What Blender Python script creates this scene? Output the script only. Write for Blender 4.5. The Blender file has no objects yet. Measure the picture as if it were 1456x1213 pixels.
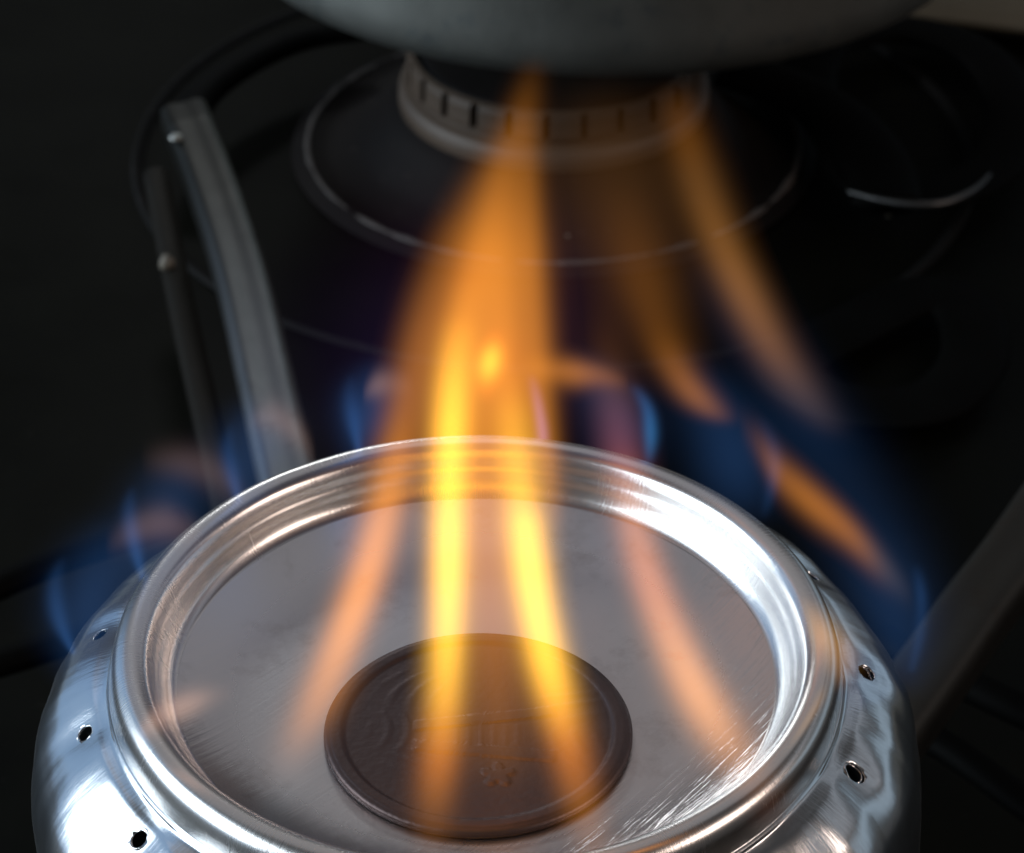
import bpy, bmesh, math, random
from mathutils import Vector, Matrix, noise
R = math.radians
C = bpy.context.scene
COL = C.collection
# one unit = 1 cm
C.unit_settings.system = 'METRIC'
C.unit_settings.scale_length = 0.01

# ------------------------------------------------------------------ camera
FPX, W0, H0 = 3870.0, 1456.0, 1213.0
PITCH = R(34.0)
ZT = 9.5                                   # height of the can stove's crest above the hob
CAM = Vector((0.27, -16.07, ZT + 12.7))
cd = bpy.data.cameras.new('camera')
cam = bpy.data.objects.new('camera', cd); COL.objects.link(cam)
cam.location = CAM
cam.rotation_euler = (math.pi/2 - PITCH, 0, 0)
cd.sensor_width = 36; cd.lens = FPX/W0*36
cd.clip_start = 0.5; cd.clip_end = 1000
cd.dof.use_dof = True; cd.dof.focus_distance = 19.8; cd.dof.aperture_fstop = 0.85
C.camera = cam

# ------------------------------------------------------------------ world, lamps, exposure
w = bpy.data.worlds.new('World'); C.world = w; w.use_nodes = True
bg = w.node_tree.nodes['Background']
bg.inputs[0].default_value = (0.95, 0.97, 1.0, 1); bg.inputs[1].default_value = 0.04
C.view_settings.view_transform = 'Standard'; C.view_settings.look = 'None'
C.view_settings.exposure = 0; C.view_settings.gamma = 1
C.render.engine = 'CYCLES'
C.cycles.use_denoising = True
C.cycles.max_bounces = 10; C.cycles.glossy_bounces = 6; C.cycles.volume_bounces = 0
C.cycles.volume_step_rate = 0.6; C.cycles.volume_max_steps = 256
C.cycles.sample_clamp_indirect = 6

def lamp(name, loc, target, sx, sy, power, color):
    d = bpy.data.lights.new(name, 'AREA'); d.shape = 'RECTANGLE'; d.size = sx; d.size_y = sy
    d.energy = power; d.color = color
    o = bpy.data.objects.new(name, d); COL.objects.link(o)
    o.location = loc
    o.rotation_euler = (Vector(target) - Vector(loc)).to_track_quat('-Z', 'Y').to_euler()
    return o
T0 = (0, 0, ZT)
lamp('window_light_left', (-116, -8, ZT+48), T0, 100, 88, 150000, (0.84, 0.94, 1.0))
lamp('blue_fill_left', (-144, 28, ZT+52), T0, 260, 160, 62000, (0.36, 0.62, 1.0))  # added wide blue fill around the window, no source of its own
lamp('upper_light_right', (66, 50, ZT+46), T0, 100, 15, 1500, (0.80, 0.88, 1.0))
lamp('lower_light_right', (68, 50, ZT+9), T0, 100, 20, 2400, (0.62, 0.82, 1.0))
lamp('overhead_fill', (-8, 60, ZT+70), T0, 112, 60, 4600, (0.95, 0.94, 1.0))  # added unseen panel that brightens the metal from above
lamp('warm_fill_right', (58, -16, ZT+33), T0, 26, 22, 9500, (1.0, 0.80, 0.70))  # added unseen lamp for a rim highlight, its warmth stands in for flames
lamp('glint_light_behind', (-14, 75, ZT+24), T0, 9, 8, 2500, (0.95, 0.98, 1.0))  # added unseen lamp, puts a white glint on the deck edge

# ------------------------------------------------------------------ pixel helpers (a pixel of the 1456 px picture to a point)
FW = Vector((0, math.cos(PITCH), -math.sin(PITCH)))
UP = Vector((0, math.sin(PITCH), math.cos(PITCH)))
RT = Vector((1, 0, 0))
def ray(px, py): return FW + RT*((px - W0/2)/FPX) - UP*((py - H0/2)/FPX)
def at_y(px, py, Y):
    r = ray(px, py); return CAM + r*((Y - CAM.y)/r.y)
def at_z(px, py, Z):
    r = ray(px, py); return CAM + r*((Z - CAM.z)/r.z)
def depth(p): return (p - CAM).dot(FW)

# ------------------------------------------------------------------ object helpers
def obj(name, bm_or_me, mat, parent=None, smooth=True, loc=None):
    if isinstance(bm_or_me, bmesh.types.BMesh):
        me = bpy.data.meshes.new(name); bm_or_me.to_mesh(me); bm_or_me.free()
    else: me = bm_or_me
    if smooth:
        for p in me.polygons: p.use_smooth = True
    if mat and not me.materials: me.materials.append(mat)
    o = bpy.data.objects.new(name, me); COL.objects.link(o)
    if parent: o.parent = parent
    if loc is not None: o.location = loc
    return o
def tag(o, label=None, cat=None, group=None, kind=None):
    if label: o['label'] = label
    if cat: o['category'] = cat
    if group: o['group'] = group
    if kind: o['kind'] = kind
    return o
def thing(name, label, cat, loc=(0, 0, 0), group=None):
    o = bpy.data.objects.new(name, None); COL.objects.link(o); o.location = loc
    o.empty_display_size = 1
    return tag(o, label, cat, group)

def lathe(prof, n=192, rfun=None, close=False):
    """prof: list of (r, z); rfun(a, i, r, z) -> (r, z)"""
    bm = bmesh.new(); rings = []
    for i, (r, z) in enumerate(prof):
        ring = []
        if r < 1e-6:
            v = bm.verts.new((0, 0, z)); rings.append([v]); continue
        for k in range(n):
            a = 2*math.pi*k/n
            rr, zz = (r, z) if rfun is None else rfun(a, i, r, z)
            ring.append(bm.verts.new((rr*math.cos(a), rr*math.sin(a), zz)))
        rings.append(ring)
    for a, b in zip(rings, rings[1:]):
        for k in range(n):
            k2 = (k+1) % n
            if len(a) == 1 and len(b) == 1: continue
            if len(a) == 1: f = (a[0], b[k2], b[k])
            elif len(b) == 1: f = (a[k], a[k2], b[0])
            else: f = (a[k], a[k2], b[k2], b[k])
            bm.faces.new(f)
    bmesh.ops.recalc_face_normals(bm, faces=bm.faces)
    return bm

def catmull(pts, n):
    """pts: list of tuples, even resample to n+1 by parameter"""
    out = []; m = len(pts)-1
    for s in range(n+1):
        u = s/n*m; i = min(int(u), m-1); t = u-i
        p0 = pts[max(i-1, 0)]; p1 = pts[i]; p2 = pts[i+1]; p3 = pts[min(i+2, m)]
        out.append(tuple(0.5*((2*b) + (c-a)*t + (2*a-5*b+4*c-d)*t*t + (-a+3*b-3*c+d)*t**3)
                         for a, b, c, d in zip(p0, p1, p2, p3)))
    return out

def smooth_prof(pts, n): return catmull(pts, n)

def tube(path, rad, nseg=14, flat=1.0, closed=False, sec=None):
    if sec: nseg = len(sec)
    """round bar along a 3-D path; flat scales its height"""
    bm = bmesh.new(); rings = []
    m = len(path)
    for i, p in enumerate(path):
        a = path[(i-1) % m] if (closed or i > 0) else p
        b = path[(i+1) % m] if (closed or i < m-1) else p
        d = (b-a).normalized()
        s = d.cross(Vector((0, 0, 1)))
        if s.length < 1e-4: s = Vector((1, 0, 0))
        s.normalize(); u = s.cross(d).normalized()
        r = rad[i] if isinstance(rad, (list, tuple)) else rad
        rings.append([bm.verts.new(p + s*r*(sec[k][0] if sec else math.cos(2*math.pi*k/nseg)) + u*r*(sec[k][1] if sec else flat*math.sin(2*math.pi*k/nseg))) for k in range(nseg)])
    rr = list(zip(rings, rings[1:])) + ([(rings[-1], rings[0])] if closed else [])
    for a, b in rr:
        for k in range(nseg):
            bm.faces.new((a[k], a[(k+1) % nseg], b[(k+1) % nseg], b[k]))
    if not closed:
        bm.faces.new(rings[0]); bm.faces.new(rings[-1])
    bmesh.ops.recalc_face_normals(bm, faces=bm.faces)
    return bm

# ------------------------------------------------------------------ materials
class NT:
    def __init__(s, name):
        s.m = bpy.data.materials.new(name); s.m.use_nodes = True
        s.t = s.m.node_tree; s.N = s.t.nodes; s.L = s.t.links
        s.out = s.N['Material Output']; s.b = s.N.get('Principled BSDF')
    def n(s, typ, **kw):
        x = s.N.new(typ)
        for k, v in kw.items():
            if k.startswith('i_'):
                key = k[2:]
                key = int(key) if key.isdigit() else key.replace('_', ' ')
                x.inputs[key].default_value = v
            else: setattr(x, k, v)
        return x
    def l(s, a, b): s.L.new(a, b)
    def math(s, op, a, b=None, c=None, clamp=False):
        x = s.N.new('ShaderNodeMath'); x.operation = op; x.use_clamp = clamp
        for i, v in enumerate((a, b, c)):
            if v is None: continue
            if isinstance(v, (int, float)): x.inputs[i].default_value = v
            else: s.L.new(v, x.inputs[i])
        return x.outputs[0]

def metal(name, color, rough, scratch=0.0, angle=35, scr_scale=(2, 60, 2), rough_var=0.1, blotch=0.0,
          blotch_col=(0.2, 0.14, 0.1), bump=0.0, bump_scale=3.0, polar=False, tint=0.0):
    t = NT(name); b = t.b
    b.inputs['Metallic'].default_value = 1.0
    tc = t.n('ShaderNodeTexCoord')
    if polar:
        # streaks that run round the axis or across it
        sep = t.n('ShaderNodeSeparateXYZ'); t.l(tc.outputs['Object'], sep.inputs[0])
        ang = t.math('ARCTAN2', sep.outputs[0], t.math('MULTIPLY', sep.outputs[1], -1.0))
        rad = t.math('SQRT', t.math('ADD', t.math('MULTIPLY', sep.outputs[0], sep.outputs[0]),
                                    t.math('MULTIPLY', sep.outputs[1], sep.outputs[1])))
        comb = t.n('ShaderNodeCombineXYZ')
        t.l(ang, comb.inputs[0]); t.l(rad, comb.inputs[1]); t.l(sep.outputs[2], comb.inputs[2])
        src = comb.outputs[0]
    else: src = tc.outputs['Object']
    mp = t.n('ShaderNodeMapping'); mp.inputs['Scale'].default_value = scr_scale
    if not polar:
        rot = t.n('ShaderNodeMapping'); rot.inputs['Rotation'].default_value = (0, 0, R(angle))
        t.l(src, rot.inputs[0]); t.l(rot.outputs[0], mp.inputs[0])
    else: t.l(src, mp.inputs[0])
    no = t.n('ShaderNodeTexNoise'); no.inputs['Scale'].default_value = 1.0; no.inputs['Detail'].default_value = 4
    no.inputs['Roughness'].default_value = 0.65
    t.l(mp.outputs[0], no.inputs['Vector'])
    n2 = t.n('ShaderNodeTexNoise'); n2.inputs['Scale'].default_value = 0.9; n2.inputs['Detail'].default_value = 3
    t.l(tc.outputs['Object'], n2.inputs['Vector'])
    # roughness
    r1 = t.math('MULTIPLY_ADD', n2.outputs['Fac'], rough_var*2, rough - rough_var)
    r2 = t.math('MULTIPLY_ADD', no.outputs['Fac'], rough_var, r1)
    t.l(t.math('MAXIMUM', r2, 0.03), b.inputs['Roughness'])
    # colour
    mix = t.n('ShaderNodeMix'); mix.data_type = 'RGBA'
    mix.inputs[6].default_value = (*color, 1); mix.inputs[7].default_value = (*blotch_col, 1)
    if blotch > 0:
        n3 = t.n('ShaderNodeTexNoise'); n3.inputs['Scale'].default_value = 1.7; n3.inputs['Detail'].default_value = 6
        n3.inputs['Roughness'].default_value = 0.7
        t.l(tc.outputs['Object'], n3.inputs['Vector'])
        mr = t.n('ShaderNodeMapRange'); mr.inputs[1].default_value = 0.55; mr.inputs[2].default_value = 0.75
        mr.inputs[4].default_value = blotch
        t.l(n3.outputs['Fac'], mr.inputs[0]); t.l(mr.outputs[0], mix.inputs[0])
    else: mix.inputs[0].default_value = 0
    t.l(mix.outputs[2], b.inputs['Base Color'])
    # relief
    last = None
    if scratch > 0:
        bp = t.n('ShaderNodeBump'); bp.inputs['Strength'].default_value = scratch; bp.inputs['Distance'].default_value = 0.02
        t.l(no.outputs['Fac'], bp.inputs['Height']); last = bp
    if bump > 0:
        n4 = t.n('ShaderNodeTexNoise'); n4.inputs['Scale'].default_value = bump_scale; n4.inputs['Detail'].default_value = 2
        t.l(tc.outputs['Object'], n4.inputs['Vector'])
        b2 = t.n('ShaderNodeBump'); b2.inputs['Strength'].default_value = bump; b2.inputs['Distance'].default_value = 0.1
        t.l(n4.outputs['Fac'], b2.inputs['Height'])
        if last: t.l(last.outputs[0], b2.inputs['Normal'])
        last = b2
    if last: t.l(last.outputs[0], b.inputs['Normal'])
    return t.m

def enamel(name, color, rough, spec=0.5, speck=0.0, speck_col=(0.3, 0.27, 0.24), scale=6, var=0.3):
    t = NT(name); b = t.b
    tc = t.n('ShaderNodeTexCoord')
    n1 = t.n('ShaderNodeTexNoise'); n1.inputs['Scale'].default_value = scale*0.12; n1.inputs['Detail'].default_value = 5
    t.l(tc.outputs['Object'], n1.inputs['Vector'])
    mr = t.n('ShaderNodeMapRange'); mr.inputs[3].default_value = 1-var; mr.inputs[4].default_value = 1+var
    mr.inputs[1].default_value = 0.3; mr.inputs[2].default_value = 0.7
    t.l(n1.outputs['Fac'], mr.inputs[0])
    vm = t.n('ShaderNodeVectorMath'); vm.operation = 'SCALE'; vm.inputs[0].default_value = color
    t.l(mr.outputs[0], vm.inputs['Scale'])
    mix = t.n('ShaderNodeMix'); mix.data_type = 'RGBA'
    t.l(vm.outputs[0], mix.inputs[6]); mix.inputs[7].default_value = (*speck_col, 1); mix.inputs[0].default_value = 0
    if speck > 0:
        n2 = t.n('ShaderNodeTexNoise'); n2.inputs['Scale'].default_value = scale; n2.inputs['Detail'].default_value = 4
        n2.inputs['Roughness'].default_value = 0.75
        t.l(tc.outputs['Object'], n2.inputs['Vector'])
        m2 = t.n('ShaderNodeMapRange'); m2.inputs[1].default_value = 0.62; m2.inputs[2].default_value = 0.70
        m2.inputs[4].default_value = speck
        t.l(n2.outputs['Fac'], m2.inputs[0]); t.l(m2.outputs[0], mix.inputs[0])
    t.l(mix.outputs[2], b.inputs['Base Color'])
    b.inputs['Specular IOR Level'].default_value = spec
    t.l(t.math('MULTIPLY_ADD', n1.outputs['Fac'], 0.25, rough-0.12), b.inputs['Roughness'])
    return t.m

M = {}
M['shoulder'] = metal('bare_aluminium_shoulder', (0.80, 0.82, 0.84), 0.19, scratch=0.10, polar=True, scr_scale=(120, 2.5, 2.5), rough_var=0.05, bump=0.10, bump_scale=1.6)
M['rim'] = metal('bare_aluminium_rim', (0.78, 0.76, 0.74), 0.24, scratch=0.08, polar=True, scr_scale=(150, 2, 2), rough_var=0.05)
M['deck'] = metal('brushed_aluminium_deck', (0.68, 0.66, 0.66), 0.32, scratch=0.09, angle=-48, scr_scale=(1.1, 26, 1), rough_var=0.06, blotch=0.45, blotch_col=(0.34, 0.30, 0.28))
M['burr'] = metal('torn_aluminium', (0.75, 0.75, 0.76), 0.2, bump=0.3, bump_scale=12)
M['coin'] = metal('tarnished_bronze', (0.125, 0.093, 0.090), 0.42, rough_var=0.08, bump=0.06, bump_scale=14, blotch=0.4, blotch_col=(0.10, 0.07, 0.065))
M['pot'] = metal('dull_pot_aluminium', (0.42, 0.43, 0.40), 0.45, scratch=0.05, rough_var=0.08, blotch=0.8, blotch_col=(0.20, 0.25, 0.28))
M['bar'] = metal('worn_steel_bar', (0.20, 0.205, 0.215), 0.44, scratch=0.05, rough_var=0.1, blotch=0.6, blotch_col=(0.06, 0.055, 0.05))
M['crumb'] = enamel('food_crumb', (0.16, 0.14, 0.11), 0.5)
M['screw'] = metal('screw_steel', (0.35, 0.35, 0.33), 0.4)
M['hob'] = enamel('dark_hob_enamel', (0.0026, 0.0026, 0.0015), 0.5, spec=0.05, speck=0.3, speck_col=(0.02, 0.018, 0.016), scale=5)
M['bowl'] = enamel('stained_spill_bowl', (0.0040, 0.0022, 0.0016), 0.7, spec=0.15, speck=0.35, speck_col=(0.06, 0.045, 0.04), scale=4)
M['crust'] = enamel('burnt_on_crust', (0.06, 0.05, 0.045), 0.7, speck=1.0, speck_col=(0.24, 0.20, 0.19), scale=3.5)
M['crust2'] = enamel('worn_ring_edge', (0.004, 0.0035, 0.003), 0.75, spec=0.15, speck=0.7, speck_col=(0.025, 0.022, 0.02), scale=3)
M['port'] = enamel('pale_burner_casting', (0.072, 0.049, 0.033), 0.55, speck=0.5, speck_col=(0.05, 0.04, 0.035), scale=3)
M['cap'] = enamel('black_burner_cap', (0.008, 0.006, 0.006), 0.5)
# far end of the arm darkened in its colour, standing in for weaker light
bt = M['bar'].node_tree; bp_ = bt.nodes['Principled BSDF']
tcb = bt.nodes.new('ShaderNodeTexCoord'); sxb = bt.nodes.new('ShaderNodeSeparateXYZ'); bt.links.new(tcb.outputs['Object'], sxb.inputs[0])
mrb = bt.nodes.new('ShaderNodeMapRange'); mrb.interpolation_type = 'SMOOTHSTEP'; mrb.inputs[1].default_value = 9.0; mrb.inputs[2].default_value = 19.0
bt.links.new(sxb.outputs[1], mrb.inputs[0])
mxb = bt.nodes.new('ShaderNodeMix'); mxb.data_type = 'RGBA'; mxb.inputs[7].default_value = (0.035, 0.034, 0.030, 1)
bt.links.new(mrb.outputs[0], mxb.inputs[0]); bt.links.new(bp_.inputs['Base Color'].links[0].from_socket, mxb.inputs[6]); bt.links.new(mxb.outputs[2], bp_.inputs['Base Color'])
M['bar2'] = metal('sooty_steel_bar', (0.06, 0.055, 0.048), 0.5, scratch=0.1, rough_var=0.1, blotch=0.7, blotch_col=(0.05, 0.035, 0.025))
M['wire'] = metal('glint_wire', (0.12, 0.12, 0.12), 0.4)
M['dull'] = metal('sooty_steel_rod', (0.026, 0.023, 0.019), 0.6, rough_var=0.1, blotch=0.6, blotch_col=(0.03, 0.025, 0.02))
M['black'] = enamel('black_enamelled_wire', (0.002, 0.002, 0.0018), 0.65, spec=0.04)
M['worktop'] = enamel('cream_worktop', (0.17, 0.16, 0.12), 0.5, var=0.1)

# ------------------------------------------------------------------ setting: hob surface and the worktop behind it
def sheet(name, x0, x1, y0, y1, z, th, mat):
    bm = bmesh.new()
    bmesh.ops.create_cube(bm, size=1, matrix=Matrix.Translation(((x0+x1)/2, (y0+y1)/2, z-th/2)) @ Matrix.Diagonal((x1-x0, y1-y0, th, 1)))
    bmesh.ops.bevel(bm, geom=bm.edges[:], offset=min(th, 0.6)*0.3, segments=3, affect='EDGES')
    return tag(obj(name, bm, mat), kind='structure')
sheet('hob_surface', -36, 36, -24, 45, 0, 2.0, M['hob'])
p1, p2 = at_z(1290, 4, 0.6), at_z(1456, 25, 0.6)
ang = math.atan2(p2.y-p1.y, p2.x-p1.x)
wt = sheet('worktop', -90, 60, 0, 30, 0, 0.5, M['worktop'])
wt.location = (p1.x, p1.y, 0.6); wt.rotation_euler = (0, 0, ang)

# ------------------------------------------------------------------ the can stove
HOLES = [170, 192.5, 217, 239, 262, 279, 297, 315, 338.5, 1, 26, 50, 74, 97, 120, 144]
HR, HZ = 2.95, -0.43
can = thing('can_stove', 'bare aluminium drink can burner with burning jets around its shoulder', 'stove', (0, 0, ZT))
rng = random.Random(4)
def wob(a, z, seed, amp, f):
    return amp*noise.noise(Vector((math.cos(a)*f, math.sin(a)*f, z*0.9+seed)))
def press(a, i, r, z):
    # small dents where the jets were punched, and uneven rolling of the shoulder
    dr = dz = 0
    if r > 2.78:
        k = min(1, (r-2.78)/0.25)
        dr += k*(wob(a, z, 3, 0.055, 3.0) + wob(a, z*1.6, 9, 0.028, 7.0) + wob(a, z*0.8, 21, 0.013, 15.0) + wob(a, z*0.5, 33, 0.004, 34.0))
        dz += k*wob(a, z, 17, 0.022, 5.0)
        for h in HOLES:
            da = (a - R(h) + math.pi) % (2*math.pi) - math.pi
            d2 = (da*r)**2 + ((r-HR)**2 + (z-HZ)**2)
            g = math.exp(-d2/0.012)
            g2 = math.exp(-d2/0.045)
            dz -= 0.035*g2; dr -= 0.03*g2
            dz += 0.012*g
    return r+dr, z+dz
deck_prof = [(2.26*i/44, -0.474+0.094*max(0, (2.26*i/44-1.55)/0.71)**2.1) for i in range(45)]
# the deck is polished toward its upturned edge and scratched on its right side
dt = M['deck'].node_tree; dn = dt.nodes; dp = dn['Principled BSDF']
def dnode(typ, **kw):
    x = dn.new(typ)
    for k, v in kw.items(): setattr(x, k, v)
    return x
tcn = dnode('ShaderNodeTexCoord'); ln = dnode('ShaderNodeVectorMath', operation='LENGTH'); dt.links.new(tcn.outputs['Object'], ln.inputs[0])
mrr = dnode('ShaderNodeMapRange', interpolation_type='SMOOTHSTEP'); mrr.inputs[1].default_value = 1.65; mrr.inputs[2].default_value = 2.2; mrr.inputs[3].default_value = 1.0; mrr.inputs[4].default_value = 0.55
dt.links.new(ln.outputs['Value'], mrr.inputs[0])
old = dp.inputs['Roughness'].links[0].from_socket
mu = dnode('ShaderNodeMath', operation='MULTIPLY'); dt.links.new(old, mu.inputs[0]); dt.links.new(mrr.outputs[0], mu.inputs[1]); dt.links.new(mu.outputs[0], dp.inputs['Roughness'])
ro = dnode('ShaderNodeMapping'); ro.inputs['Rotation'].default_value = (0, 0, R(-52)); dt.links.new(tcn.outputs['Object'], ro.inputs[0])
sc_ = dnode('ShaderNodeMapping'); sc_.inputs['Scale'].default_value = (2.2, 70, 1); dt.links.new(ro.outputs[0], sc_.inputs[0])
sn = dnode('ShaderNodeTexNoise'); sn.inputs['Scale'].default_value = 1; sn.inputs['Detail'].default_value = 1.5; dt.links.new(sc_.outputs[0], sn.inputs['Vector'])
sm_ = dnode('ShaderNodeMapRange'); sm_.inputs[1].default_value = 0.60; sm_.inputs[2].default_value = 0.68; dt.links.new(sn.outputs['Fac'], sm_.inputs[0])
sx = dnode('ShaderNodeSeparateXYZ'); dt.links.new(tcn.outputs['Object'], sx.inputs[0])
mx = dnode('ShaderNodeMapRange', interpolation_type='SMOOTHSTEP'); mx.inputs[1].default_value = 0.3; mx.inputs[2].default_value = 1.5; dt.links.new(sx.outputs[0], mx.inputs[0])
mm = dnode('ShaderNodeMath', operation='MULTIPLY'); dt.links.new(sm_.outputs[0], mm.inputs[0]); dt.links.new(mx.outputs[0], mm.inputs[1])
sb = dnode('ShaderNodeBump'); sb.inputs['Strength'].default_value = 0.09; sb.inputs['Distance'].default_value = 0.012; dt.links.new(mm.outputs[0], sb.inputs['Height'])
if dp.inputs['Normal'].links: dt.links.new(dp.inputs['Normal'].links[0].from_socket, sb.inputs['Normal'])
dt.links.new(sb.outputs[0], dp.inputs['Normal'])
obj('deck', lathe(deck_prof, 384), M['deck'], can)
rim_prof = smooth_prof([(2.26, -0.380), (2.28, -0.371), (2.305, -0.352), (2.335, -0.32), (2.362, -0.27), (2.38, -0.225), (2.393, -0.195),
                        (2.41, -0.165), (2.424, -0.13), (2.442, -0.085), (2.475, -0.035), (2.53, -0.006), (2.59, 0.0), (2.65, -0.015), (2.70, -0.06), (2.73, -0.13),
                        (2.745, -0.22), (2.755, -0.285)], 60)
def rimwob(a, i, r, z): return r + wob(a, z, 40, 0.006, 4), z + wob(a, z, 50, 0.006, 3)
obj('rim', lathe(rim_prof, 288, rimwob), M['rim'], can)
sh_prof = smooth_prof([(2.755, -0.285), (2.785, -0.325), (2.84, -0.35), (2.90, -0.372), (2.97, -0.415), (3.05, -0.475), (3.13, -0.545), (3.20, -0.63), (3.27, -0.73), (3.33, -0.84), (3.375, -0.98), (3.41, -1.14), (3.42, -1.3), (3.42, -1.6), (3.42, -2.6)], 84)
def shwob(a, i, r, z):
    if i == 0: return rimwob(a, i, r, z)
    return press(a, i, r, z)
sh = obj('shoulder', lathe(sh_prof, 512, shwob), M['shoulder'], can)
# punch the jet holes
bm = bmesh.new(); 
for h in HOLES:
    a = R(h); nrm = Vector((math.cos(a)*0.55, math.sin(a)*0.55, 0.83)).normalized()
    rad = 0.070 + rng.uniform(-0.010, 0.010)
    q = nrm.to_track_quat('Z', 'Y').to_matrix().to_4x4()
    mtx = Matrix.Translation((HR*math.cos(a), HR*math.sin(a), HZ-0.03)) @ q @ Matrix.Diagonal((1, 1+rng.uniform(-.15, .35), 1, 1))
    bmesh.ops.create_cone(bm, cap_ends=True, segments=18, radius1=rad, radius2=rad, depth=0.5, matrix=mtx)
cme = bpy.data.meshes.new('punch'); bm.to_mesh(cme); bm.free()
cut = bpy.data.objects.new('punch', cme); COL.objects.link(cut); cut.parent = can
md = sh.modifiers.new('solid', 'SOLIDIFY'); md.thickness = 0.012; md.offset = -1
mb = sh.modifiers.new('holes', 'BOOLEAN'); mb.operation = 'DIFFERENCE'; mb.object = cut; mb.solver = 'EXACT'
bpy.context.view_layer.update()
dg = bpy.context.evaluated_depsgraph_get()
nm = bpy.data.meshes.new_from_object(sh.evaluated_get(dg))
sh.modifiers.clear(); sh.data = nm
if not nm.materials: nm.materials.append(M['shoulder'])
for p in nm.polygons: p.use_smooth = True
bpy.data.objects.remove(cut); bpy.data.meshes.remove(cme)
obj('side_wall', lathe([(3.40, -2.55), (3.40, -2.9), (3.42, -3.2), (3.42, -5.6), (3.32, -5.85), (3.0, -6.0), (0, -6.0)], 128), M['shoulder'], can)
# burrs round each hole
for h in HOLES:
    a = R(h); nrm = Vector((math.cos(a)*0.55, math.sin(a)*0.55, 0.83)).normalized()
    s = Vector((-math.sin(a), math.cos(a), 0)); u = nrm.cross(s)
    c = Vector((HR*math.cos(a), HR*math.sin(a), HZ-0.022))
    pts = []
    for k in range(22):
        t = 2*math.pi*k/22
        rr = 0.076 + 0.005*math.sin(t*2+h) + rng.uniform(-.0015, .0015)
        pts.append(c + s*rr*math.cos(t) + u*rr*math.sin(t) + nrm*(0.006*math.sin(t*2+h*1.7)))
    obj('jet_hole_burr', tube(pts, [0.006+0.008*(0.5+0.5*math.sin(2*math.pi*k/22+h)) for k in range(22)], 8, closed=True), M['burr'], can)

# ------------------------------------------------------------------ the coin over the filling hole
def coin_height(x, y, r):
    h = 0.0
    h += 0.016*max(0, min(1, (r-0.985)/0.03))                 # raised edge
    h -= 0.010*max(0, min(1, (r-1.085)/0.02))
    if r < 0.97:
        # leaf sprays on the left and right
        for (cx, cy, n0) in ((-0.55, -0.02, 0), (-0.42, -0.42, 1), (0.72, 0.28, 2), (-0.5, 0.42, 3), (0.70, -0.25, 4)):
            dx, dy = x-cx, y-cy
            d = math.hypot(dx, dy)
            if d < 0.28:
                v = math.sin((dx*math.cos(n0*0.9)+dy*math.sin(n0*0.9)*1.2)*42 + 5*dy*dy*12 + n0)
                h += 0.007*max(0, v)*(1-d/0.28)**0.6
        # two slanting ribbon bands across the middle
        for (y0, k, wd) in ((0.10, 0.16, 0.055), (-0.25, -0.12, 0.06)):
            dd = abs(y - y0 - k*x)
            if abs(x-0.05) < 0.52 and dd < wd:
                h += 0.009
        # upright strokes between the bands
        if abs(x-0.08) < 0.26 and -0.2 < y < 0.04: h += 0.003*max(0, math.sin(x*70))
        # small star below
        dx, dy = x-0.15, y+0.52
        rr = math.hypot(dx, dy)
        if rr < 0.15:
            an = math.atan2(dy, dx)-math.pi/2
            if rr < 0.055+0.075*abs(math.cos(an*2.5)): h += 0.012
        # beads along the border
        an = math.atan2(y, x)
    return h*1.05
bm = bmesh.new(); rings = []; NA, NRr = 240, 74
RC = 1.12
for i in range(NRr+1):
    r = RC*(i/NRr)**0.9
    if i == 0: rings.append([bm.verts.new((0, 0, 0.068))]); continue
    rings.append([bm.verts.new((r*math.cos(2*math.pi*k/NA), r*math.sin(2*math.pi*k/NA),
                 0.068+coin_height(r*math.cos(2*math.pi*k/NA), r*math.sin(2*math.pi*k/NA), r))) for k in range(NA)])
for (rr, z) in ((1.135, 0.060), (1.142, 0.048), (1.142, 0.018), (1.13, 0.008), (1.11, 0.0)):
    rings.append([bm.verts.new((rr*math.cos(2*math.pi*k/NA), rr*math.sin(2*math.pi*k/NA), z)) for k in range(NA)])
for a, b in zip(rings, rings[1:]):
    for k in range(NA):
        k2 = (k+1) % NA
        bm.faces.new((a[0], b[k], b[k2]) if len(a) == 1 else (a[k], b[k], b[k2], a[k2]))
bm.faces.new(list(reversed(rings[-1])))
coin = obj('coin', bm, M['coin'], loc=(0.02, -0.63, ZT-0.472))
tag(coin, 'dark bronze coin lying on the flat middle of the can burner', 'coin')

# ------------------------------------------------------------------ back burner
BC = at_z(787, 300, 0.0)
BC = Vector((0.98, 25.45, 0))
burner = thing('gas_burner', 'round gas burner with slotted pale ring on the hob behind the can burner', 'burner', BC)
NP = 25
def slots(a, i, r, z):
    ph = (a*NP/(2*math.pi)) % 1.0
    if 3 <= i <= 8 and abs(ph-0.5) < 0.085: return r-0.26, z
    return r, z
obj('burner_base', lathe([(2.2, 0.05), (2.5, 0.1), (2.6, 0.8), (2.64, 1.02), (2.62, 1.25), (2.52, 1.31), (2.38, 1.32), (2.34, 1.42)], 128), M['port'], burner)
obj('port_ring', lathe([(2.30, 1.40), (2.40, 1.41), (2.49, 1.44), (2.50, 1.52), (2.50, 1.53), (2.495, 1.6), (2.49, 1.70), (2.485, 1.80), (2.48, 1.81), (2.46, 1.89), (2.38, 1.93), (2.28, 1.86)], 504, slots), M['port'], burner, smooth=False)
obj('burner_cap', lathe([(0, 1.90), (1.6, 1.90), (2.1, 1.88), (2.3, 1.84), (2.34, 1.6)], 96), M['cap'], burner)
obj('spill_bowl', lathe(smooth_prof([(2.55, 0.98), (2.75, 0.84), (3.05, 0.55), (3.4, 0.28), (3.8, 0.14), (4.1, 0.16), (4.22, 0.18), (4.32, 0.14), (4.5, 0.05)], 30), 128), M['bowl'], burner)
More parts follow.
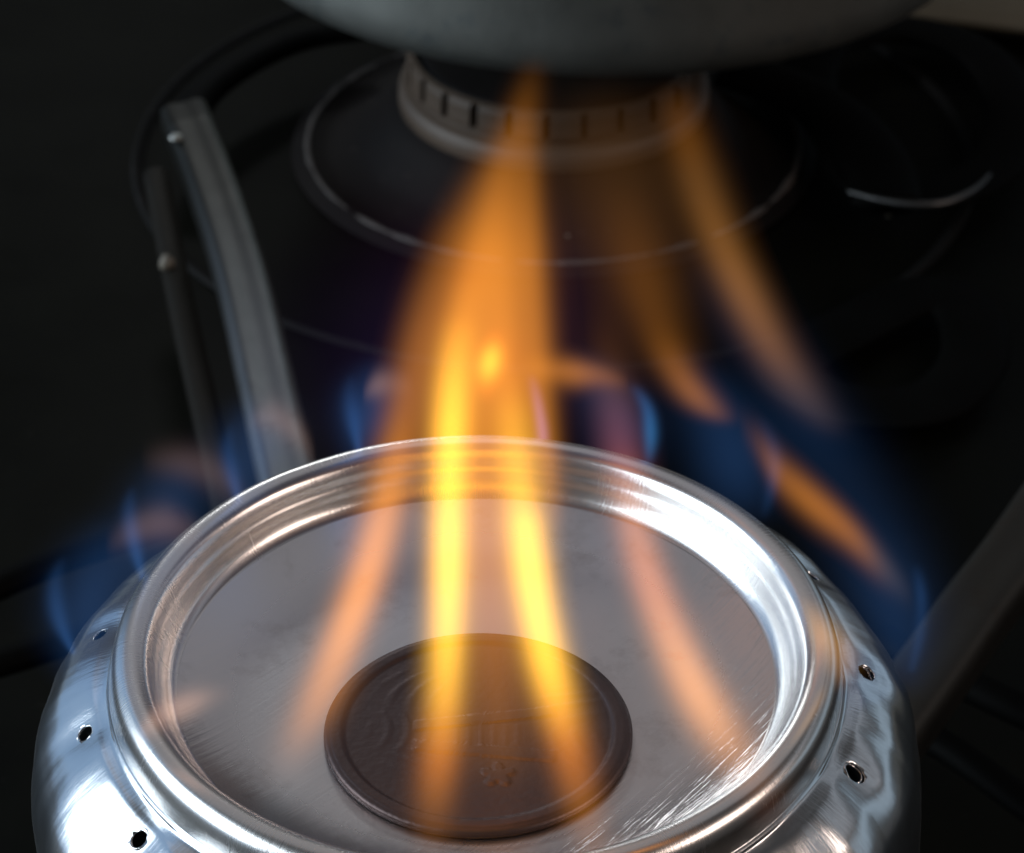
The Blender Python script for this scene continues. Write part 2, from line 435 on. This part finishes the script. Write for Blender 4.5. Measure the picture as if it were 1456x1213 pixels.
def crusty(a, i, r, z):
    k = 0.5+0.9*noise.noise(Vector((math.cos(a)*9, math.sin(a)*9, 3)))
    return r + (0.03 if i > 1 else -0.03)*k, z + (0.05*k-0.02)*(1 if 0 < i < 3 else 0)
obj('burnt_crust', lathe([(4.17, 0.165), (4.19, 0.185), (4.22, 0.192), (4.25, 0.165)], 220, crusty), M['crust'], burner)
obj('outer_ring', lathe([(7.0+0.0, 0.02), (7.12, 0.09), (7.16, 0.10), (7.19, 0.09), (7.22, 0.01)], 200), M['crust2'], burner)

# ------------------------------------------------------------------ pot on the back burner
R_P = 6.9; PS = 0.94
pn = at_z(872, 103, 3.6)
pot = thing('pot', 'dull blue grey metal pot standing over the rear gas burner', 'pot', (pn.x, pn.y+R_P*PS-0.62, 3.6)); pot.scale = (PS, PS, 1)
obj('pot_wall', lathe(smooth_prof([(5.9, 0.02), (6.45, 0.05), (6.7, 0.18), (6.82, 0.5), (6.86, 1.2), (6.9, 3.0), (6.9, 8.0), (6.95, 8.3)], 40), 128), M['pot'], pot)
obj('pot_base', lathe([(0, 0.0), (5.9, 0.0), (5.92, 0.02)], 96), M['pot'], pot)

# ------------------------------------------------------------------ hob grates
SEC = [(1.0, -0.7), (1.02, -0.1), (0.98, 0.2), (0.86, 0.38), (0.66, 0.48), (0.42, 0.50), (0.20, 0.48), (0.0, 0.49), (-0.18, 0.53),
       (-0.36, 0.57), (-0.56, 0.60), (-0.76, 0.56), (-0.92, 0.40), (-1.0, 0.1), (-1.0, -0.7)]
def bar(px_pts, z, rad, flat, name, mat, parent, n=14, seg=16, sec=None):
    pts = catmull([tuple(at_z(x, y, z) - parent.location) for x, y in px_pts], n)
    return obj(name, tube([Vector(p) for p in pts], rad, seg, flat, sec=sec), mat, parent)
ZG = ZT - 6.0 - 0.28
grate = thing('pan_support', 'worn steel pan support with straight arms under the can burner', 'pan support', (0, 0, 0))
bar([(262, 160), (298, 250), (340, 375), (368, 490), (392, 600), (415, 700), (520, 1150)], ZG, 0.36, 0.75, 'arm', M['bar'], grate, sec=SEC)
bar([(1545, 640), (1450, 780), (1385, 865), (1325, 950), (1200, 1120)], ZG, 0.40, 0.75, 'arm', M['bar2'], grate, sec=SEC)
bar([(1240, 900), (1340, 955), (1430, 1000), (1560, 1060)], ZG-1.2, 0.22, 0.8, 'arm', M['black'], grate)
bar([(1240, 1010), (1340, 1060), (1440, 1130), (1560, 1220)], ZG-1.2, 0.2, 0.8, 'arm', M['black'], grate)
bar([(-60, 960), (40, 930), (160, 890), (300, 850)], ZG-1.2, 0.2, 0.8, 'arm', M['black'], grate)
bar([(-60, 860), (40, 815), (120, 785), (260, 740)], ZG-1.2, 0.2, 0.8, 'arm', M['black'], grate)
bar([(222, 250), (245, 370), (268, 480), (300, 620), (330, 760)], ZG-1.6, 0.2, 0.8, 'rod', M['dull'], grate)
sp = at_z(250, 196, ZG+0.22)
bm = bmesh.new(); bmesh.ops.create_uvsphere(bm, u_segments=16, v_segments=8, radius=0.10, matrix=Matrix.Translation(sp) @ Matrix.Diagonal((1, 1, 0.6, 1)))
obj('screw_head', bm, M['screw'], grate)
loops = [  # first two loops are added shapes for shadows and reflections on the hob
    ('pan_support', 'flat black loop added as hob shadow, lying nearest the top right corner', 0.5, 0.50, 0.25, True,
     [(1180, 60), (1290, 42), (1395, 80), (1440, 160), (1415, 235), (1330, 275), (1240, 262), (1190, 190), (1150, 120)]),
    ('pan_support', 'flat black loop added as hob shadow, lying beside the orange streak at right', 0.3, 0.52, 0.25, True,
     [(1120, 520), (1200, 470), (1310, 420), (1372, 440), (1385, 510), (1330, 570), (1240, 580), (1160, 560)]),
    ('pan_support', 'black curved bar running from the pot to the steel arm', 0.9, 0.34, 0.5, False,
     [(520, 40), (430, 55), (350, 90), (285, 140), (262, 200)]),
    ('pan_support', 'broad black curved bar coming down from under the pot at right', 0.6, 0.60, 0.35, False,
     [(1040, 100), (1130, 130), (1200, 175), (1245, 230), (1262, 290)]),
]
for nm_, lab, z, rad, fl, cl, pts in loops:
    P = [at_z(x, y, z) for x, y in pts]
    base = P[0].copy()
    q = [tuple(p-base) for p in P]
    if cl:
        q3 = q+q+q[:1]; full = catmull(q3, 2*10*len(q)); path = [Vector(p) for p in full[5*len(q):5*len(q)+10*len(q)]]
    else: path = [Vector(p) for p in catmull(q, 40)]
    o = obj(nm_, tube(path, rad, 16, fl, closed=cl), M['black'], loc=base)
    tag(o, lab, 'pan support', 'black pan supports round the rear burner')
P = [at_z(x, y, 0.75) for x, y in [(1205, 272), (1250, 284), (1300, 291), (1345, 288), (1385, 270), (1408, 248)]]  # highlight along the loop, built as an added bright wire
o = obj('wire', tube([Vector(p) for p in catmull([tuple(p-P[0]) for p in P], 30)], [0.03+0.04*math.sin(math.pi*i/30) for i in range(31)], 8), M['wire'], loc=P[0])
tag(o, 'thin wire added as the bright glint along the black loop at upper right', 'wire')
for i, (x, y, r, lab) in enumerate([(1263, 302, .08, 'tiny pale crumb below the glinting wire at upper right'), (816, 281, .07, 'tiny pale crumb below the burner ring, right of the plume'),
                       (808, 338, .06, 'smallest crumb on the dark burner bowl above the crusty edge'), (237, 373, .12, 'pale crumb left of the steel arm')]):
    p = at_z(x, y, (0.12, 0.52, 0.20, ZG-1.4)[i])
    bm = bmesh.new(); bmesh.ops.create_icosphere(bm, subdivisions=2, radius=r)
    for v in bm.verts: v.co *= 1+0.35*noise.noise(v.co*9+Vector((i*3, 0, 0)))
    tag(obj('crumb', bm, M['crumb'], loc=p), lab, 'crumb')

# ------------------------------------------------------------------ flames: glowing gas as volumes
def flame_mat(name, geo, cols, axis, profile, lo, hi, H):
    """geo: samples (a, b, r) along the axis; cols: samples of rgb; profile: 'core' or 'shell'"""
    m = bpy.data.materials.new(name); m.use_nodes = True
    t = NT.__new__(NT); t.m = m; t.t = m.node_tree; t.N = t.t.nodes; t.L = t.t.links
    t.N.clear()
    out = t.N.new('ShaderNodeOutputMaterial')
    tc = t.n('ShaderNodeTexCoord'); sep = t.n('ShaderNodeSeparateXYZ'); t.l(tc.outputs['Object'], sep.inputs[0])
    ax = {'x': 0, 'y': 1, 'z': 2}[axis]
    oth = [i for i in range(3) if i != ax]
    s = t.math('DIVIDE', sep.outputs[ax], H) if H > 0 else t.math('DIVIDE', sep.outputs[ax], H)
    def ramp(vals):
        r = t.n('ShaderNodeValToRGB'); cr = r.color_ramp; cr.interpolation = 'LINEAR'
        n = len(vals)
        while len(cr.elements) < n: cr.elements.new(0.5)
        for i, v in enumerate(vals):
            cr.elements[i].position = i/(n-1)
        for i, v in enumerate(vals): cr.elements[i].color = (*v, 1)
        t.l(s, r.inputs[0]); return r
    g = ramp([((a-lo)/(hi-lo), (b-lo)/(hi-lo), r/(hi-lo)) for a, b, r in geo])
    c = ramp(cols)
    gs = t.n('ShaderNodeSeparateColor'); t.l(g.outputs[0], gs.inputs[0])
    ca = t.math('MULTIPLY_ADD', gs.outputs[0], hi-lo, lo)
    cb = t.math('MULTIPLY_ADD', gs.outputs[1], hi-lo, lo)
    rr = t.math('MULTIPLY', gs.outputs[2], hi-lo)
    da = t.math('SUBTRACT', sep.outputs[oth[0]], ca)
    db = t.math('SUBTRACT', sep.outputs[oth[1]], cb)
    d = t.math('SQRT', t.math('ADD', t.math('MULTIPLY', da, da), t.math('MULTIPLY', db, db)))
    q = t.math('DIVIDE', d, rr)
    if profile == 'shell': q = t.math('MULTIPLY', t.math('SUBTRACT', q, 1.1), 3.2)
    e = t.math('EXPONENT', t.math('MULTIPLY', t.math('MULTIPLY', q, q), -1.0))
    # divided by the width, so that the glow seen across does not depend on it
    e = t.math('DIVIDE', e, t.math('MULTIPLY', rr, 1.77 if profile == 'core' else 2.2))
    em = t.n('ShaderNodeEmission'); t.l(c.outputs[0], em.inputs[0]); t.l(t.math('MULTIPLY', e, SC), em.inputs[1])
    t.l(em.outputs[0], out.inputs['Volume'])
    return m
SC = 4.0           # ramps hold the colours divided by this
NS = 26
def flame_part(root, name, pts, axis='z', profile='core', gain=1.0):
    """pts: (px, py, Y, radius px, (r, g, b)) - a point of the photograph, its distance Y, its width and its glow"""
    base = root.location
    L = []
    for px, py, Y, rp, col in pts:
        p = at_y(px, py, Y); L.append((*(p-base), rp*depth(p)/FPX, *[c*gain for c in col]))
    sm = catmull(L, 60)
    ax = {'x': 0, 'y': 1, 'z': 2}[axis]; oth = [i for i in range(3) if i != ax]
    sgn = 1 if sm[-1][ax] > sm[0][ax] else -1
    mono = [sm[0]]
    for q in sm[1:]:
        if sgn*(q[ax]-mono[-1][ax]) > 1e-4: mono.append(q)
    a0, a1 = mono[0][ax], mono[-1][ax]
    if sgn < 0: mono.reverse(); a0, a1 = a1, a0
    def samp(a):
        for u, v in zip(mono, mono[1:]):
            if a <= v[ax]:
                k = (a-u[ax])/(v[ax]-u[ax]); return [x+(y-x)*k for x, y in zip(u, v)]
        return list(mono[-1])
    S = [samp(a0 + (a1-a0)*i/(NS-1)) for i in range(NS)]
    # local origin of the mesh: the start along the axis
    off = [0, 0, 0]; off[ax] = a0
    geo = [(q[oth[0]], q[oth[1]], max(q[3], 0.004)) for q in S]
    cols = [tuple(max(0, x)/SC for x in q[4:7]) for q in S]
    H = a1-a0
    lo = min(min(g[0], g[1]) for g in geo)-0.5; hi = max(max(g[0], g[1]) for g in geo)+0.5
    m = flame_mat(name+'_glow', geo, cols, axis, profile, lo, hi, H)
    m.cycles.use_transparent_shadow = True
    K = 2.3 if profile == 'core' else 1.75
    bm = bmesh.new(); rings = []; n = 20
    for i, (a, b, r) in enumerate(geo):
        ring = []
        for k in range(n):
            th = 2*math.pi*k/n
            v = [0, 0, 0]; v[ax] = H*i/(NS-1); v[oth[0]] = a+K*r*math.cos(th); v[oth[1]] = b+K*r*math.sin(th)
            ring.append(bm.verts.new(v))
        rings.append(ring)
    for a, b in zip(rings, rings[1:]):
        for k in range(n): bm.faces.new((a[k], a[(k+1) % n], b[(k+1) % n], b[k]))
    bm.faces.new(rings[0]); bm.faces.new(rings[-1])
    bmesh.ops.recalc_face_normals(bm, faces=bm.faces)
    return obj(name, bm, m, root, loc=off)
def hole_base(h): return Vector((HR*math.cos(R(h)), HR*math.sin(R(h)), ZT+HZ))
def flame(hole, label, parts, base=None):
    f = thing('flame', label, 'flame', base if base is not None else hole_base(hole), 'flames of the can burner')
    for p in parts: flame_part(f, *p[:2], **(p[2] if len(p) > 2 else {}))
    return f
def OR(i): return (0.95*i, 0.31*i, 0.026*i)        # soot glow
def YE(i): return (1.0*i, 0.50*i, 0.04*i)          # hottest soot glow
def HZE(i): return (0.80*i, 0.32*i, 0.07*i)
def PK(i): return (0.50*i, 0.28*i, 0.19*i)         # faint pinkish tail
def BL(i): return (0.08*i, 0.27*i, 0.78*i)          # blue root

flame(262, 'brightest straight yellow flame streak left of middle', [
    ('streak', [(600, 1330, -2.9, 18, BL(0)), (612, 1220, -2.95, 27, OR(.02)), (618, 1140, -2.9, 29, OR(.18)), (628, 1050, -2.75, 28, OR(.75)), (634, 950, -2.5, 26, YE(1.5)), (637, 840, -2.2, 25, YE(2.1)),
                (638, 730, -1.9, 25, YE(2.2)), (640, 620, -1.5, 26, YE(2.2)), (645, 530, -1.2, 26, YE(1.2)), (655, 440, -.9, 27, OR(.5)), (680, 340, -.5, 27, OR(.2)), (712, 230, 0, 22, OR(.05)), (728, 180, 0, 16, OR(0))])])
flame(284, 'bright yellow flame streak leaning left over the coin', [
    ('streak', [(860, 1330, -2.9, 18, BL(0)), (845, 1220, -2.95, 29, OR(.03)), (826, 1140, -2.9, 30, OR(.22)), (803, 1040, -2.7, 29, OR(.8)), (778, 940, -2.5, 28, YE(1.9)), (757, 830, -2.2, 27, YE(2.4)),
                (745, 730, -1.9, 27, YE(2.2)), (735, 640, -1.5, 30, YE(1.2)), (728, 550, -1.2, 30, OR(.6)), (722, 450, -.9, 30, OR(.3)), (728, 340, -.5, 27, OR(.12)), (738, 230, 0, 19, OR(0))])])
flame(238, 'orange flame streak left of the brightest streak, rising from lower left', [
    ('streak', [(385, 1180, -2.6, 26, BL(0)), (415, 1080, -2.6, 31, PK(.12)), (455, 990, -2.5, 31, OR(.48)), (495, 890, -2.3, 29, OR(.92)), (530, 790, -2.1, 29, OR(.98)), (557, 680, -1.8, 29, OR(.8)),
                (575, 590, -1.5, 29, OR(.45)), (592, 500, -1.2, 29, OR(.30)), (615, 410, -.9, 29, OR(.2)), (650, 310, -.5, 26, OR(.08)), (690, 230, 0, 20, OR(0))])])
flame(322, 'faint salmon flame streak over the right half of the deck', [
    ('streak', [(1120, 1190, -2.3, 29, BL(0)), (1065, 1110, -2.3, 37, OR(.08)), (1010, 1020, -2.2, 36, (.62, .24, .06)), (965, 930, -2.1, 32, (.68, .26, .08)), (925, 830, -1.9, 29, (.60, .19, .07)), (900, 740, -1.7, 27, (.45, .15, .05)),
                (885, 650, -1.5, 29, (.22, .05, .035)), (872, 560, -1.2, 31, (.09, .03, .01)), (860, 470, -1, 32, OR(.02)), (850, 400, -1, 26, OR(0))])])
flame(0, 'broad orange plume in the middle where the front streaks join', [
    ('plume', [(715, 1130, -1.2, 44, OR(0)), (708, 1030, -1.2, 49, OR(.14)), (700, 900, -1.0, 53, OR(.36)), (690, 780, -.8, 58, OR(.55)), (683, 660, -.6, 63, OR(.62)), (680, 560, -.4, 65, OR(.80)), (688, 470, -.2, 62, OR(.95)),
               (696, 400, 0, 55, OR(.85)), (704, 330, .1, 48, OR(.60)), (716, 260, .2, 39, OR(.34)), (732, 200, .3, 30, OR(.18)), (748, 140, .3, 23, OR(.07)), (760, 80, .3, 19, OR(0))]),
    ('edge_streak', [(788, 760, -.6, 14, OR(0)), (782, 690, -.5, 18, OR(.20)), (772, 600, -.4, 20, OR(.30)), (764, 500, -.2, 22, OR(.34)), (758, 400, 0, 22, OR(.26)), (754, 300, .1, 20, OR(.14)), (752, 210, .2, 18, OR(.06)), (752, 150, .3, 16, OR(0))]),
    ('bright_knot', [(690, 575, -.2, 12, OR(0)), (692, 548, -.2, 15, OR(.25)), (697, 515, -.2, 16, YE(.85)), (702, 485, -.2, 14, OR(.2)), (704, 465, -.2, 11, OR(0))]),
    ], base=Vector((0, -1.2, ZT-.4)))
flame(26, 'blue flame bulging out at the far right with an orange tongue', [
    ('envelope', [(1290, 985, .3, 18, BL(0)), (1284, 930, .4, 36, BL(.05)), (1268, 860, .5, 54, BL(.07)), (1238, 780, .6, 64, BL(.05)), (1195, 690, .8, 68, BL(.035)), (1150, 600, 1.0, 56, BL(.045)), (1105, 520, 1.2, 50, BL(.035)), (1050, 430, 1.2, 44, BL(.02)), (1000, 340, 1.2, 40, BL(0))]),
    ('inner_cone', [(1296, 955, .2, 6, BL(.02)), (1308, 900, .2, 9, BL(.05)), (1310, 850, .3, 9, BL(.06)), (1302, 800, .3, 9, BL(0))]),
    ('tongue', [(1300, 850, .4, 20, PK(0)), (1255, 805, .5, 26, PK(.12)), (1205, 755, .6, 26, OR(.28)), (1150, 710, .7, 28, OR(.34)), (1105, 670, .9, 28, OR(.22)), (1075, 630, 1.1, 26, OR(.05)), (1050, 600, 1.1, 22, OR(0))], dict(axis='x'))])
flame(50, 'orange flame streak curving up at right beside the plume toward the pot', [
    ('streak', [(1190, 620, 1.4, 23, BL(0)), (1140, 560, 1.4, 31, PK(.10)), (1095, 490, 1.4, 31, HZE(.16)), (1055, 410, 1.4, 31, HZE(.22)), (1020, 330, 1.4, 31, HZE(.17)), (995, 260, 1.4, 32, HZE(.12)), (975, 190, 1.4, 29, OR(.08)), (960, 120, 1.4, 27, OR(0))]),
    ('faint_veil', [(960, 560, 1.2, 54, OR(0)), (935, 470, 1.2, 66, HZE(.022)), (905, 380, 1.2, 84, HZE(.034)), (885, 290, 1.2, 90, HZE(.045)), (870, 210, 1.2, 84, HZE(.035)), (860, 120, 1.2, 54, OR(0))])])
flame(62, 'blue rounded flame behind the right of the rim with brown orange tongue', [
    ('envelope', [(1060, 740, 2.3, 40, BL(.0)), (1050, 690, 2.3, 52, BL(.05)), (1040, 630, 2.2, 56, BL(.06)), (1010, 570, 2.1, 50, BL(.04)), (960, 500, 1.9, 40, BL(.0))]),
    ('inner_cone', [(1084, 740, 2.2, 7, BL(0)), (1098, 690, 2.2, 10, BL(.05)), (1100, 640, 2.2, 12, BL(.04)), (1080, 590, 2.2, 10, BL(0))]),
    ('tongue', [(1035, 600, 2.0, 16, OR(0)), (1000, 575, 2.0, 24, OR(.18)), (965, 530, 1.9, 25, OR(.15)), (938, 470, 1.8, 32, OR(.06)), (915, 400, 1.7, 40, OR(.05)), (895, 320, 1.6, 40, OR(.02)), (880, 260, 1.6, 26, OR(0))])])
flame(74, 'arched blue flame behind the rim just right of the plume', [
    ('envelope', [(885, 690, 2.6, 30, BL(.01)), (885, 640, 2.6, 40, BL(.05)), (880, 590, 2.5, 42, BL(.06)), (850, 540, 2.4, 36, BL(.04)), (820, 500, 2.3, 26, BL(0))]),
    ('inner_cone', [(922, 660, 2.6, 7, BL(.02)), (925, 620, 2.6, 10, (0.01, .07, .17)), (920, 580, 2.6, 10, (0.01, .045, .12)), (900, 545, 2.6, 10, BL(0))]),
    ('tongue', [(895, 545, 2.4, 12, OR(0)), (855, 535, 2.3, 16, OR(.16)), (815, 530, 2.2, 20, OR(.34)), (775, 525, 2.0, 20, OR(.20)), (735, 520, 2.0, 18, OR(0))], dict(axis='x'))])
flame(97, 'thin violet blue flame edge standing at the plume right side', [
    ('inner_cone', [(768, 690, 2.8, 5, BL(0)), (772, 630, 2.8, 8, (.09, .05, .15)), (766, 580, 2.8, 8, (.07, .04, .12)), (755, 530, 2.8, 8, BL(0))])])
flame(120, 'small blue flame behind the rim just left of the plume', [
    ('envelope', [(515, 660, 2.5, 22, BL(.02)), (520, 610, 2.5, 32, BL(.08)), (528, 560, 2.4, 38, BL(.07)), (545, 510, 2.3, 28, BL(.0))]),
    ('inner_cone', [(512, 650, 2.4, 4, BL(.1)), (503, 600, 2.4, 11, BL(.10)), (497, 560, 2.4, 11, BL(.04)), (500, 530, 2.4, 6, BL(0))]),
    ('tongue', [(515, 560, 2.3, 12, PK(0)), (535, 548, 2.3, 18, PK(.24)), (560, 545, 2.2, 18, PK(.14)), (590, 550, 2.2, 14, PK(0))], dict(axis='x'))])
flame(144, 'blue flame in front of the bright steel arm', [
    ('envelope', [(345, 730, 1.8, 24, BL(.03)), (350, 680, 1.8, 36, BL(.06)), (362, 620, 1.8, 46, BL(.06)), (375, 570, 1.7, 32, BL(.0))]),
    ('inner_cone', [(342, 720, 1.7, 4, BL(.1)), (330, 675, 1.7, 11, BL(.10)), (324, 635, 1.7, 11, BL(.05)), (330, 600, 1.7, 6, BL(0))]),
    ('tongue', [(350, 600, 1.6, 14, PK(0)), (385, 592, 1.6, 22, PK(.15)), (420, 612, 1.5, 24, PK(.15)), (450, 650, 1.4, 20, PK(.0))], dict(axis='x'))])
flame(168.5, 'rounded blue flame between the steel arm and the leftmost flame', [
    ('envelope', [(205, 850, .9, 24, BL(.02)), (222, 790, .9, 44, BL(.05)), (238, 735, .9, 54, BL(.065)), (252, 685, .9, 50, BL(.05)), (270, 640, .9, 40, BL(.0))]),
    ('inner_cone', [(205, 830, .8, 4, BL(.1)), (190, 770, .8, 11, BL(.11)), (184, 725, .8, 11, BL(.06)), (188, 690, .8, 6, BL(0))]),
    ('tongue', [(200, 655, .8, 20, PK(0)), (255, 658, .8, 24, PK(.09)), (310, 675, .7, 26, PK(.09)), (360, 720, .6, 20, PK(.0))], dict(axis='x'))])
flame(191, 'leftmost blue flame bulging out from the side of the can burner', [
    ('envelope', [(125, 970, 0, 24, BL(.03)), (122, 910, 0, 40, BL(.07)), (130, 850, 0, 52, BL(.08)), (150, 790, 0, 52, BL(.055)), (175, 735, 0, 40, BL(.0))]),
    ('inner_cone', [(105, 930, -.1, 4, BL(.1)), (84, 880, -.1, 12, BL(.10)), (78, 830, -.1, 12, BL(.06)), (90, 790, -.1, 7, BL(0))]),
    ('tongue', [(150, 775, 0, 16, PK(0)), (195, 752, 0, 22, PK(.13)), (240, 745, 0, 24, PK(.17)), (290, 760, 0, 18, PK(0))], dict(axis='x'))])
flame(214, 'small faint peach flame over the left edge of the deck', [
    ('tongue', [(190, 1050, -1.4, 14, PK(0)), (225, 1020, -1.4, 20, PK(.45)), (265, 1003, -1.3, 20, PK(.50)), (305, 990, -1.2, 16, PK(.12)), (335, 985, -1.2, 12, PK(0))], dict(axis='x'))])
flame(2.5, 'small ochre flame low on the right of the rim', [
    ('tongue', [(1195, 980, -.6, 16, OR(0)), (1190, 930, -.6, 24, (.20, .09, .01)), (1168, 890, -.6, 24, (.22, .11, .015)), (1145, 850, -.5, 16, OR(0))])])
flame(84, 'dim indigo veil of hot gas spreading behind the plume', [
    ('veil', [(620, 640, 2.4, 150, (.006, .003, .014)), (640, 560, 2.4, 170, (.009, .004, .022)), (680, 460, 2.6, 180, (.009, .0035, .02)), (720, 360, 2.6, 180, (.008, .0025, .006)), (760, 250, 2.6, 150, (0, 0, 0))]),
    ])
